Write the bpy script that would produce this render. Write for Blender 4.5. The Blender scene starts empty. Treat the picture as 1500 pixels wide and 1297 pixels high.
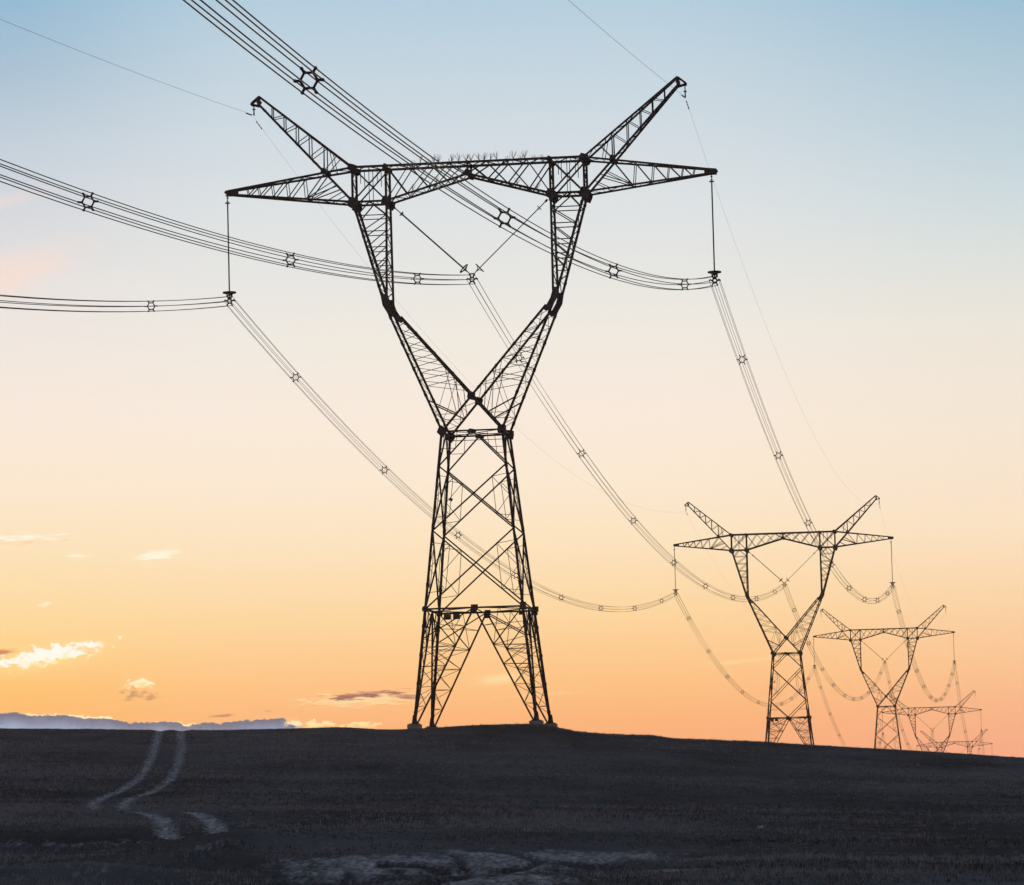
import bpy, math, random
import numpy as np
from mathutils import Vector, Matrix
random.seed(7); rng = np.random.default_rng(11)
S = bpy.context.scene; COL = S.collection
rad = math.radians

# ------------------------------------------------------------------ camera
cam = bpy.data.cameras.new("camera"); camo = bpy.data.objects.new("camera", cam); COL.objects.link(camo)
cam.sensor_width = 36.0; cam.lens = 6200 / 1500 * 36.0
cam.clip_start = 0.5; cam.clip_end = 60000
PITCH, ROLL = rad(5.3865), rad(1.5)
camo.matrix_world = Matrix.Rotation(math.pi / 2 + PITCH, 4, 'X') @ Matrix.Rotation(-ROLL, 4, 'Z')
S.camera = camo
S.view_settings.view_transform = 'Standard'; S.view_settings.look = 'None'
S.view_settings.exposure = 0.0; S.view_settings.gamma = 1.0
S.cycles.max_bounces = 4

# ------------------------------------------------------------------ world (dusk sky with far clouds)
SUN_AZ, SUN_EL = -11.0, 2.2
def lin(c): return tuple(((v/255)/12.92 if v/255 <= .04045 else ((v/255+.055)/1.055)**2.4) for v in c) + (1.0,)
W = bpy.data.worlds.new("World"); S.world = W; W.use_nodes = True
W.cycles.sampling_method = 'MANUAL'; W.cycles.sample_map_resolution = 256
nt = W.node_tree; nt.nodes.clear()
def node(t, **k):
    n = nt.nodes.new(t)
    for a, b in k.items(): setattr(n, a, b)
    return n
def put(sock, v):
    if isinstance(v, bpy.types.NodeSocket): nt.links.new(v, sock)
    else: sock.default_value = v
def M(op, a, b=0.0, c=None, clamp=False):
    n = node('ShaderNodeMath', operation=op, use_clamp=clamp)
    put(n.inputs[0], a); put(n.inputs[1], b)
    if c is not None: put(n.inputs[2], c)
    return n.outputs[0]
def sstep(x, lo, hi):
    n = node('ShaderNodeMapRange', interpolation_type='SMOOTHSTEP')
    put(n.inputs[0], x); n.inputs[1].default_value = lo; n.inputs[2].default_value = hi
    return n.outputs[0]
def mixc(f, a, b):
    n = node('ShaderNodeMix', data_type='RGBA')
    put(n.inputs[0], f); put(n.inputs[6], a); put(n.inputs[7], b)
    return n.outputs[2]
def ramp(x, lo, hi, stops):
    n = node('ShaderNodeMapRange'); put(n.inputs[0], x); n.inputs[1].default_value = lo; n.inputs[2].default_value = hi
    r = node('ShaderNodeValToRGB'); nt.links.new(n.outputs[0], r.inputs[0])
    el = r.color_ramp.elements
    while len(el) > 1: el.remove(el[-1])
    for i, (p, c) in enumerate(stops):
        e = el[0] if i == 0 else el.new((p-lo)/(hi-lo))
        e.position = (p-lo)/(hi-lo); e.color = c
    return r.outputs[0]
tc = node('ShaderNodeTexCoord'); sx = node('ShaderNodeSeparateXYZ'); nt.links.new(tc.outputs['Generated'], sx.inputs[0])
EL = M('MULTIPLY', M('ARCSINE', sx.outputs[2]), 180/math.pi)
AZ = M('MULTIPLY', M('ARCTAN2', sx.outputs[0], sx.outputs[1]), 180/math.pi)
NOISE = {}
def noise2(fx, fy, seed, detail=7.0, rough=0.62, dist=0.0):
    # a handful of shared noise fields, each cloud sees a different stretch of them
    kk = min(((2.2,4),(4,26),(7,13),(14,18)), key=lambda q: abs(math.log(q[0]/fx))+abs(math.log(q[1]/fy))); key = kk+(int(seed) % 2,)
    if key in NOISE: return NOISE[key]
    NOISE[key] = noise_raw(kk[0], kk[1], seed, detail, rough, dist); return NOISE[key]
def noise_raw(fx, fy, seed, detail=5.0, rough=0.6, dist=0.0):
    cb = node('ShaderNodeCombineXYZ'); put(cb.inputs[0], M('MULTIPLY', AZ, fx)); put(cb.inputs[1], M('MULTIPLY', EL, fy)); cb.inputs[2].default_value = seed
    n = node('ShaderNodeTexNoise'); nt.links.new(cb.outputs[0], n.inputs['Vector'])
    n.inputs['Scale'].default_value = 1.0; n.inputs['Detail'].default_value = 3.2 if fx == 7 else detail; n.inputs['Roughness'].default_value = .52; n.inputs['Distortion'].default_value = dist
    return n.outputs['Fac']
BASE = [(0.0,(236,150,112)),(1.0,(250,166,114)),(1.6,(252,179,119)),(2.15,(254,195,131)),(3.1,(254,216,162)),(4.0,(253,228,191)),(4.9,(252,234,211)),
        (5.85,(249,235,221)),(6.8,(241,235,225)),(7.7,(231,231,228)),(8.6,(222,227,229)),(9.5,(210,220,227)),(10.4,(197,214,225)),(11.4,(180,206,223)),(14,(145,182,210)),(20,(105,148,190))]
LEFT = [(0.0,(240,150,90)),(1.0,(252,178,108)),(1.6,(253,182,102)),(2.15,(254,193,110)),(2.7,(254,210,138)),(3.1,(254,217,155)),(4.0,(253,227,185)),(4.9,(252,233,207)),
        (5.85,(249,234,220)),(6.8,(241,232,224)),(7.7,(232,227,224)),(8.6,(214,217,222)),(9.5,(196,209,220)),(10.5,(170,194,212)),(11.4,(148,186,212)),(14,(135,174,205)),(20,(105,148,190))]
cb_ = ramp(EL, 0, 20, [(p, lin(c)) for p, c in BASE]); cl_ = ramp(EL, 0, 20, [(p, lin(c)) for p, c in LEFT])
RIGHT = [(0.0,(238,150,122)),(1.0,(249,168,131)),(1.6,(250,181,136)),(2.15,(252,196,146)),(3.1,(253,214,169)),(4.0,(252,227,196)),(4.9,(248,230,208)),
        (5.85,(243,231,215)),(6.8,(236,230,219)),(7.7,(221,226,222)),(8.6,(204,218,223)),(9.5,(188,209,220)),(10.4,(172,200,215)),(11.4,(150,188,213)),(14,(135,174,205)),(20,(105,148,190))]
cr_ = ramp(EL, 0, 20, [(p, lin(c)) for p, c in RIGHT])
col = mixc(sstep(AZ, -3.0, -7.3), cb_, cl_)
col = mixc(sstep(AZ, 1.5, 7.6), col, cr_)
# faint high-altitude streaks catching pink light
def cloud(col, az, el, ra, re, tilt, fx, fy, seed, thr, soft, amp, lit, dark, opac=1.0, doff=-0.2, dsoft=0.5, dn=0.6, rough=0.6):
    t = rad(tilt); dx0 = M('SUBTRACT', AZ, az); dy0 = M('SUBTRACT', EL, el)
    dx = M('ADD', M('MULTIPLY', dx0, math.cos(t)), M('MULTIPLY', dy0, math.sin(t)))
    dy = M('SUBTRACT', M('MULTIPLY', dy0, math.cos(t)), M('MULTIPLY', dx0, math.sin(t)))
    dx = M('DIVIDE', dx, ra); dy = M('DIVIDE', dy, re)
    d = M('SQRT', M('ADD', M('MULTIPLY', dx, dx), M('MULTIPLY', dy, dy)))
    n = noise2(fx, fy, seed, rough=rough, dist=0.3)
    v = M('ADD', M('SUBTRACT', 1.0, d), M('MULTIPLY', M('SUBTRACT', n, 0.5), amp))
    a = M('MULTIPLY', sstep(v, thr, thr+soft), opac)
    if dark is None: cc = lin(lit)
    else:
        n2 = noise2(fx, fy, seed+7.0, rough=rough)
        cc = mixc(sstep(M('ADD', dy, M('MULTIPLY', M('SUBTRACT', n2, 0.5), dn*4)), doff-dsoft, doff+dsoft), lin(dark), lin(lit))
    return mixc(a, col, cc)
col = cloud(col, -7.3, 7.6, 2.2, .42, 20, .5, 1.2, 1.0, .0, 1.0, .5, (255,222,206), None, .7)
col = cloud(col, -6.9, 8.75, 1.0, .16, 12, .5, 2, 2.0, .1, .9, .5, (246,222,214), None, .45)
col = cloud(col, -6.7, 4.22, .95, .11, 1, 4, 26, 3.0, .2, .6, 2.2, (255,248,228), (252,216,172), .95, -.1, .5)
col = cloud(col, -5.93, 3.99, .24, .04, 2, 4, 26, 4.0, .1, .8, 1.6, (255,246,220), None, .8)
col = cloud(col, -4.86, 3.97, .44, .095, 9, 4, 26, 5.0, .15, .6, 1.9, (255,247,222), None, .9)
col = cloud(col, -6.36, 3.34, .15, .045, 8, 4, 26, 6.0, .15, .8, 1.4, (255,247,218), None, .9)
col = cloud(col, -6.35, 2.62, 1.3, .26, 9, 2.2, 4, 7.0, .0, 1.0, .4, (255,228,150), None, .55)
col = cloud(col, -6.33, 2.655, 1.05, .17, 9, 7, 13, 8.0, .22, .42, 2.2, (255,253,240), (255,236,176), 1, -.5, .5, .7)
col = cloud(col, -6.98, 2.715, .36, .055, 2, 4, 26, 9.0, .15, .5, 1.1, (238,172,112), (206,122,84), 1, .2, .5)
col = cloud(col, -5.13, 2.235, .34, .13, -4, 7, 13, 10.0, .34, .4, 2.6, (255,246,206), (255,218,146), 1, -.1, .6, .8)
col = cloud(col, -5.12, 2.105, .44, .12, -3, 7, 13, 11.0, .28, .6, 2.4, (240,172,112), (172,120,96), .62, .2, .6, .9)
col = cloud(col, -2.1, 1.955, 1.1, .13, 1, 4, 26, 12.0, .12, .6, 2.4, (255,222,164), (252,200,140), 1, -.2, .7)
col = cloud(col, -2.12, 2.02, .85, .075, 4, 4, 26, 13.0, .2, .5, 2.2, (206,134,104), (120,72,80), .95, .0, .6, .9)
col = cloud(col, -1.5, 1.985, .36, .05, -5, 4, 26, 14.0, .2, .55, 1.9, (196,124,100), (134,80,84), .85, .0, .6, .9)
col = cloud(col, -.25, 2.2, .46, .12, 6, 2.2, 4, 15.0, .0, 1.0, 1.0, (255,226,166), None, .75)
col = cloud(col, .3, 1.97, 1.0, .04, 2, 4, 26, 16.0, .1, .9, 1.4, (255,214,152), None, .5)
col = cloud(col, 3.0, 2.34, 1.0, .055, 5, 4, 26, 17.0, .1, .9, 1.2, (255,222,160), None, .5)
col = cloud(col, -4.04, 1.79, .28, .036, 4, 4, 26, 18.0, .2, .7, 1.8, (190,124,100), None, .8)
col = cloud(col, -3.4, 1.84, .1, .02, 2, 4, 26, 19.0, .2, .7, 1.4, (214,150,116), None, .6)
# long cloud bank low on the left horizon
bank = [(-9.0,1.86),(-7.6,1.90),(-6.98,1.895),(-6.86,1.902),(-6.8,1.909),(-6.59,1.859),(-6.37,1.854),(-6.13,1.858),(-5.86,1.806),(-5.55,1.799),(-5.25,1.727),(-5.0,1.731),(-4.79,1.735),(-4.59,1.721),(-4.518,1.660),(-4.42,1.675),(-4.24,1.713),(-4.06,1.69),(-3.78,1.72),(-3.48,1.735),(-3.2,1.743),(-3.12,1.705),(-3.05,1.66),(-2.97,1.60),(-2.9,1.5),(-2.6,.2)]
top = ramp(AZ, -9.0, -2.6, [(a, (e/2, e/2, e/2, 1)) for a, e in bank])
top = M('MULTIPLY', top, 2.0)
bn = noise2(14, 18, 21.0)
bn2 = noise2(2.2, 4, 22.0)
h = M('SUBTRACT', M('ADD', top, M('MULTIPLY', M('SUBTRACT', bn, .5), .085)), EL)          # degrees below the bank's top edge
# bright rim just over the top edge, broken by noise
rimw = M('MULTIPLY', sstep(bn2, .50, .66), .026)
rim = M('MULTIPLY', sstep(M('ADD', h, rimw), -.004, .012), sstep(AZ, -2.85, -3.15))
col = mixc(rim, col, lin((255,241,190)))
bcol = ramp(h, 0, .5, [(0, lin((96,100,124))), (.05, lin((106,114,140))), (.11, lin((122,136,166))), (.18, lin((146,163,194))), (.26, lin((168,188,214))), (.5, lin((175,196,216)))])
bcol = mixc(M('MULTIPLY', sstep(bn2, .5, .75), .25), bcol, lin((176,166,176)))
col = mixc(sstep(h, -.006, .014), col, bcol)
col = cloud(col, -3.02, 1.655, .22, .11, -12, 7, 13, 23.0, .3, .4, 2.6, (255,238,190), (220,180,150), 1, -.1, .5, .8)
col = cloud(col, -2.72, 1.635, .28, .11, 3, 7, 13, 24.0, .28, .4, 2.6, (255,234,172), (250,204,132), 1, .0, .6, .8)
col = cloud(col, -2.2, 1.60, .50, .09, 3, 7, 13, 25.0, .26, .4, 2.5, (255,226,162), (252,198,128), 1, .0, .6, .8)
# real sky above the picture's band, pinkish dusk sky behind the viewer, brightened to lift camera-facing sides
sky = node('ShaderNodeTexSky', sky_type='NISHITA'); sky.sun_disc = False
sky.sun_elevation = rad(SUN_EL); sky.sun_rotation = rad(SUN_AZ); sky.altitude = 100; sky.dust_density = 1.0
nish = node('ShaderNodeVectorMath', operation='SCALE'); nt.links.new(sky.outputs[0], nish.inputs[0]); nish.inputs[3].default_value = 0.15; sky.ozone_density = 2.0
back = sstep(M('ABSOLUTE', AZ), 40.0, 110.0)
dusk = ramp(EL, 0, 40, [(0, (.24,.21,.23,1)), (8, (.56,.46,.50,1)), (18, (.64,.58,.70,1)), (40, (.54,.60,.80,1))])
low = mixc(back, col, dusk)
col = mixc(sstep(EL, 12.5, 32.0), low, nish.outputs[0])
bg = node('ShaderNodeBackground'); put(bg.inputs[0], col); bg.inputs[1].default_value = 1.0
out = node('ShaderNodeOutputWorld'); nt.links.new(bg.outputs[0], out.inputs[0])

# ------------------------------------------------------------------ sun, just above the hidden horizon at the left
sl = bpy.data.lights.new("sun", 'SUN'); sl.energy = 2.0; sl.angle = rad(.53); sl.color = (1.0, .58, .30)
so = bpy.data.objects.new("sun", sl); COL.objects.link(so)
sd = Vector((math.sin(rad(SUN_AZ))*math.cos(rad(SUN_EL)), math.cos(rad(SUN_AZ))*math.cos(rad(SUN_EL)), math.sin(rad(SUN_EL))))
so.rotation_euler = sd.to_track_quat('Z', 'Y').to_euler()

# ------------------------------------------------------------------ materials
def mat(name, build):
    m = bpy.data.materials.new(name); m.use_nodes = True
    n = m.node_tree.nodes; p = n['Principled BSDF']; build(m.node_tree, p); return m
def simple(name, c0, c1, rough, metal=0.0, scale=3.0, bump=0.0, spec=0.3):
    def b(t, p):
        tcn = t.nodes.new('ShaderNodeTexCoord'); nz = t.nodes.new('ShaderNodeTexNoise'); nz.inputs['Scale'].default_value = scale; nz.inputs['Detail'].default_value = 5
        t.links.new(tcn.outputs['Object'], nz.inputs['Vector'])
        r = t.nodes.new('ShaderNodeValToRGB'); r.color_ramp.elements[0].color = c0+(1,); r.color_ramp.elements[1].color = c1+(1,)
        r.color_ramp.elements[0].position = .3; r.color_ramp.elements[1].position = .7
        t.links.new(nz.outputs['Fac'], r.inputs[0]); t.links.new(r.outputs[0], p.inputs['Base Color'])
        p.inputs['Roughness'].default_value = rough; p.inputs['Metallic'].default_value = metal; p.inputs['Specular IOR Level'].default_value = spec
        if bump:
            bp = t.nodes.new('ShaderNodeBump'); bp.inputs['Strength'].default_value = bump; bp.inputs['Distance'].default_value = .02
            t.links.new(nz.outputs['Fac'], bp.inputs['Height']); t.links.new(bp.outputs[0], p.inputs['Normal'])
    return mat(name, b)
steel = simple("silhouette_steel", (.022,.024,.029), (.042,.044,.050), .75, .0, 2.5)  # base far below galvanised grey: backlit silhouette darkness put into the colour
plate = simple("sign_enamel", (.03,.032,.04), (.055,.055,.06), .5, 0, 6)
rubber = simple("insulator_rubber", (.05,.03,.03), (.08,.05,.045), .55, 0, 4)
alu = simple("dull_aluminium", (.10,.10,.105), (.16,.16,.165), .55, .3, 8)
wirem = simple("aged_cable", (.15,.125,.10), (.22,.185,.15), .7, .2, 2)
conc = simple("weathered_concrete", (.16,.155,.15), (.30,.29,.28), .9, 0, 5, .6)
plast = simple("turquoise_plastic", (.55,.80,.78), (.75,.92,.88), .35, 0, 9)

# ------------------------------------------------------------------ mesh helpers
class MB:
    def __init__(s, pri=.84, sec=.64): s.v = []; s.f = []; s.pri = pri; s.sec = sec
    def add(s, vs, fs):
        o = len(s.v); s.v += [tuple(x) for x in vs]; s.f += [tuple(i+o for i in f) for f in fs]
    def bar(s, a, b, w, t=None, up=None):
        a = Vector(a); b = Vector(b); d = b-a
        if d.length < 1e-4: return
        w *= s.pri if w > .06 else s.sec
        j = .006; a = a+Vector((random.uniform(-j,j) for _ in range(3))); b = b+Vector((random.uniform(-j,j) for _ in range(3)))
        d = (b-a).normalized(); r = Vector((0,1,0)) if up is None else Vector(up)
        if abs(d.dot(r)) > .95: r = Vector((1,0,0))
        x = d.cross(r).normalized(); y = d.cross(x).normalized()
        t = t or max(w*.28, .012); h = w/2
        pr = [(-h,-h),(h,-h),(h,-h+t),(-h+t,-h+t),(-h+t,h),(-h,h)]
        vs = [p+x*u+y*v for p in (a, b) for u, v in pr]
        fs = [(i, (i+1) % 6, (i+1) % 6+6, i+6) for i in range(6)] + [(5,4,3,0),(3,2,1,0),(6,9,10,11),(6,7,8,9)]
        s.add(vs, fs)
    def tube(s, pts, r, n=6, closed=False):
        pts = [Vector(p) for p in pts]; N = len(pts); T = [(pts[min(i+1,N-1)]-pts[max(i-1,0)]).normalized() for i in range(N)]
        q = min((Vector((0,0,1)),Vector((0,1,0)),Vector((1,0,0))), key=lambda e: max(abs(e.dot(t)) for t in T)); rs = r if isinstance(r, (list, tuple)) else [r]*N; vs = []
        for i, p in enumerate(pts):
            a = pts[i-1] if (i > 0 or closed) else p; b = pts[(i+1) % N] if (i < N-1 or closed) else p
            d = (b-a).normalized(); x = d.cross(q).normalized(); y = d.cross(x)
            vs += [p+(x*math.cos(2*math.pi*k/n)+y*math.sin(2*math.pi*k/n))*rs[i] for k in range(n)]
        fs = [(i*n+k, i*n+(k+1) % n, ((i+1) % N)*n+(k+1) % n, ((i+1) % N)*n+k) for i in range(N if closed else N-1) for k in range(n)]
        if not closed: fs += [tuple(range(n-1,-1,-1)), tuple((N-1)*n+k for k in range(n))]
        s.add(vs, fs)
    def slab(s, outline, n, t):           # polygon outline given thickness t along n
        n = Vector(n).normalized()*t/2; k = len(outline); o = [Vector(p) for p in outline]
        s.add([p-n for p in o]+[p+n for p in o], [tuple(range(k-1,-1,-1)), tuple(range(k, 2*k))]+[(i, (i+1) % k, (i+1) % k+k, i+k) for i in range(k)])
    def box(s, c, d):
        x, y, z = (q/2 for q in d); c = Vector(c)
        s.add([c+Vector((a*x, b*y, e*z)) for e in (-1,1) for b in (-1,1) for a in (-1,1)], [(0,2,3,1),(4,5,7,6),(0,1,5,4),(2,6,7,3),(0,4,6,2),(1,3,7,5)])
    def build(s, name, m, parent=None):
        me = bpy.data.meshes.new(name); me.from_pydata(s.v, [], s.f); me.update(); me.materials.append(m)
        o = bpy.data.objects.new(name, me); COL.objects.link(o); o.parent = parent; return o
def empty(name, loc, rz=0.0):
    o = bpy.data.objects.new(name, None); COL.objects.link(o); o.location = loc; o.rotation_euler = (0,0,rz); o.empty_display_size = .5; return o
def tag(o, label, cat, group=None):
    o['label'] = label; o['category'] = cat
    if group: o['group'] = group
    return o
def kids(o): return [c for c in COL.objects if c.parent == o]
def copy_tree(o, parent=None):
    c = o.copy(); COL.objects.link(c); c.parent = parent
    for k in kids(o): copy_tree(k, c)
    return c

# ------------------------------------------------------------------ terrain
def fade(t): return t*t*(3-2*t)
def vnoise(x, y, seed):
    g = np.random.default_rng(seed).random((256,256)); xi = np.floor(x).astype(int); yi = np.floor(y).astype(int)
    fx = fade(x-xi); fy = fade(y-yi); a = g[xi % 256, yi % 256]; b = g[(xi+1) % 256, yi % 256]; c = g[xi % 256, (yi+1) % 256]; d = g[(xi+1) % 256, (yi+1) % 256]
    return (a*(1-fx)+b*fx)*(1-fy)+(c*(1-fx)+d*fx)*fy
def fbm(x, y, seed, o=4):
    s = 0; a = 1; t = 0
    for i in range(o): s = s+a*vnoise(x*2**i+13.7*i, y*2**i-7.1*i, seed+i); t += a; a *= .5
    return s/t-.5
CAZ = [-12,-6.984,-5.16,-3.969,-3.141,-2.405,-1.853,-1.484,-1.115,-0.561,0.269,0.499,0.819,1.279,1.832,2.06,2.658,3.3,4.033,4.947,5.858,6.765,12]
CZ = [7.9,7.44,7.17,7.01,7.04,7.04,6.82,6.80,6.86,6.96,6.94,6.71,6.35,6.17,6.07,5.84,5.68,5.49,5.19,4.88,4.52,4.13,2.2]
RN = [0,40,70,95,120,132,150,158,165,185,215,235]
ZL = [-1.7,-1.72,-1.35,-.66,.06,.59,1.57,1.50,1.56,2.38,4.54,6.09]
ZM = [-1.7,-1.78,-1.55,-.97,-.19,.24,1.04,.93,.98,1.70,3.90,5.47]
ZR = [-1.7,-1.84,-1.75,-1.26,-.65,-.34,.13,-.02,.0,.61,2.17,3.24]
RF = [253,259,264,300,420,578,901,1281,1687,2600,4500,9000,40000]
ZF = [0,0,0,.93,1.3,1.85,1.62,.40,-.15,-3.5,-8,-14,-30]      # as a share of the crest height
def pch(x, X, Y):                                            # monotone-ish cubic (Catmull-Rom tangents)
    X = np.array(X, float); Y = np.array(Y, float); m = np.gradient(Y, X)
    i = np.clip(np.searchsorted(X, x)-1, 0, len(X)-2); h = X[i+1]-X[i]; t = (x-X[i])/h
    return (2*t**3-3*t*t+1)*Y[i]+(t**3-2*t*t+t)*h*m[i]+(-2*t**3+3*t*t)*Y[i+1]+(t**3-t*t)*h*m[i+1]
RUTS = [[(-21.3,255),(-21.13,249.1),(-20.73,243.8),(-19.86,230.5),(-18.61,211.4),(-18.26,202.9),(-18.27,193.2),(-18.48,187.4),(-18.27,181.7),(-17.26,170.0),(-15.6,158),(-14.6,151.5),(-13.82,148.7),(-12.87,145.9),(-12.08,142.0),(-11.36,136.0),(-10.72,129.5)],
        [(-20.0,255),(-19.94,249.2),(-19.49,244.0),(-18.39,230.6),(-17.12,211.5),(-16.74,203.1),(-16.73,193.4),(-17.15,187.6),(-16.99,182.1),(-16.04,170.3),(-13.8,158),(-11.75,148.6),(-11.37,147.1),(-10.72,143.6),(-10.01,138.6),(-9.28,131.0)]]
GUL= [[(-3.21, 120.73), (-2.36, 117.16), (-1.71, 113.29), (-1.44, 106.7)], [(-1.46, 120.31), (-0.3, 116.76), (0.43, 111.28), (0.06, 106.6), (-1.1, 102.93), (-2.61, 97.34)], [(0.43, 110.82), (1.98, 108.63), (3.53, 113.48), (5.17, 117.45)], [(-3.57, 107.87), (-2.55, 108.7), (-1.96, 104.87)]]
def segdist(x, y, P):
    best = np.full(x.shape, 1e9)
    for (x0,y0),(x1,y1) in zip(P[:-1], P[1:]):
        dx, dy = x1-x0, y1-y0; t = np.clip(((x-x0)*dx+(y-y0)*dy)/(dx*dx+dy*dy), 0, 1)
        best = np.minimum(best, np.hypot(x-x0-t*dx, y-y0-t*dy))
    return best
def gau(x, y, cx, cy, sx_, sy_): return np.exp(-((x-cx)/sx_)**2-((y-cy)/sy_)**2)
def terrain(x, y, masks=False):
    r = np.hypot(x, y); a = np.degrees(np.arctan2(x, y)); aa = np.clip(a, -12, 12)
    cz = np.interp(aa, CAZ, CZ)
    for d in (.05,.1): cz = (cz*2+np.interp(aa-d, CAZ, CZ)+np.interp(aa+d, CAZ, CZ))/4
    wl = np.clip(-aa/6.9, 0, 1.3); wr = np.clip(aa/6.9, 0, 1.3); rc = np.clip(r, 0, 234.9)
    zm = pch(rc, RN, ZM)
    zn = zm+wl*(pch(rc, RN, ZL)-zm)+wr*(pch(rc, RN, ZR)-zm)
    z235 = np.interp(235, RN, ZM)+wl*(ZL[-1]-ZM[-1])+wr*(ZR[-1]-ZM[-1])
    t = np.clip((r-234.9)/(253-234.9), 0, 1); zc = z235+(cz-z235)*(1-(1-t)**1.7)
    zf = cz*np.interp(r, RF[2:], [1-.02]+ZF[3:]); zf = np.where(r < 259, cz, np.where(r < 264, cz*(1-.02*(r-259)/5), zf))
    z = np.where(r < 234.9, zn, np.where(r < 253, zc, zf))
    n1 = fbm(x*.09, y*.045, 3, 4); n2 = fbm(x*.5, y*.22, 9, 4); n3 = fbm(x*2.4, y*1.2, 15, 3)
    near = np.clip((200-r)/90, 0, 1)
    amp = np.where(r < 262, 1.0, 0.0)
    crest = np.exp(-((r-254)/9)**2)
    z = z+amp*(n1*(.10+.32*near)*(1-crest)+n2*(.05+.10*near)+n3*(.03+.03*near))
    # hummocks, a lip and hollows of the near ground
    z = z+.42*gau(x,y,-8.0,126.5,2.2,2.2)+.50*gau(x,y,-8.1,111.5,1.3,1.6)*(1+1.2*n2)+.25*gau(x,y,-7.2,109.0,1.0,1.4)
    z = z+.20/(1+np.exp(-np.clip((y-127.2-.8*n1)*2.0, -30, 30)))*np.clip((-10.6-x)/1.5, 0, 1)*np.exp(-((r-129)/8)**2)
    z = z-.45*gau(x,y,-5.0,100.0,1.3,3)-.35*gau(x,y,-8.5,99,2.5,3)+.35*gau(x,y,-10.8,102,2.5,3)
    z = z-.16*gau(x,y,2.4,107.5,1.8,1.3)-.12*gau(x,y,-1.2,104.5,2.5,.8)
    dr = np.minimum(segdist(x,y,RUTS[0]), segdist(x,y,RUTS[1]))
    wid = .30+.12*np.clip((150-r)/20, 0, 1)
    rut = np.exp(-(dr/wid)**2)*np.clip((256-r)/4, 0, 1)*np.clip((r-126.5)/4, 0, 1)
    z = z-.07*rut
    for G in GUL: z = z-.14*np.exp(-(segdist(x, y/5, [(a_, b_/5) for a_, b_ in G])/.16)**2)
    if not masks: return z
    n4 = fbm(x*2.6, y*.40, 51, 4); n5 = fbm(x*.7, y*.13, 57, 3)
    bare = rut*np.clip(.88+.5*n3+.4*n4, .5, 1)*np.where(r > 152, .92, 1.08)
    pat = np.maximum.reduce([1.2*gau(x,y,-1.0,110.5,2.5,10.0), .95*gau(x,y,-1.2,98,3.0,5), 1.1*gau(x,y,1.4,113.0,2.0,7.5), .72*gau(x,y,3.4,115.5,2.3,5), 1.1*gau(x,y,-3.8,108.5,2.4,7.5)])
    pat = np.clip((pat-.14)*1.4+1.0*n4+.8*n5, 0, 1)*np.clip(pat*2.2-.3, 0, 1)*(.72+.8*n4)*np.clip((124-r)/2, 0, 1)
    for G in GUL: pat = pat*(1-.95*np.exp(-(segdist(x, y/9, [(a_, b_/9) for a_, b_ in G])/(.11+.10*(n4+.5)))**2))
    pat2 = np.clip((gau(x,y,3.6,104.6,1.0,1.3)-.3+1.1*n4)*1.6, 0, 1)*.6
    lipm = np.clip((-10.4-x)/1.5, 0, 1)*np.exp(-((y-126.3-.8*n1)/1.1)**2)*np.clip(.30+.9*n4, 0, 1)
    st = np.clip(n5*2.0+n4*.8-.22, 0, 1)*.42*np.clip((140-r)/25, 0, 1)
    bare = np.maximum(bare, .4*gau(x,y,-8.3,111.0,.6,1.0))
    return z, np.clip(np.maximum.reduce([bare, pat, pat2, lipm, st]), 0, 1)

def grid_object(name, az, rr, m):
    A, R = np.meshgrid(np.radians(az), rr, indexing='ij'); x = R*np.sin(A); y = R*np.cos(A); z, b = terrain(x, y, True)
    na, nr = A.shape; co = np.stack([x, y, z], -1).reshape(-1, 3).astype(np.float32)
    idx = np.arange(na*nr).reshape(na, nr); q = np.stack([idx[:-1,:-1], idx[1:,:-1], idx[1:,1:], idx[:-1,1:]], -1).reshape(-1, 4)[:, ::-1]
    me = bpy.data.meshes.new(name); me.vertices.add(len(co)); me.vertices.foreach_set('co', co.ravel())
    me.loops.add(q.size); me.loops.foreach_set('vertex_index', q.ravel().astype(np.int32))
    me.polygons.add(len(q)); me.polygons.foreach_set('loop_start', (np.arange(len(q))*4).astype(np.int32))
    me.update(calc_edges=True); me.polygons.foreach_set('use_smooth', np.ones(len(q), bool))
    at = me.attributes.new('bare', 'FLOAT', 'POINT'); at.data.foreach_set('value', b.ravel().astype(np.float32))
    me.materials.append(m); o = bpy.data.objects.new(name, me); COL.objects.link(o); o['kind'] = 'structure'; return o
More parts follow.
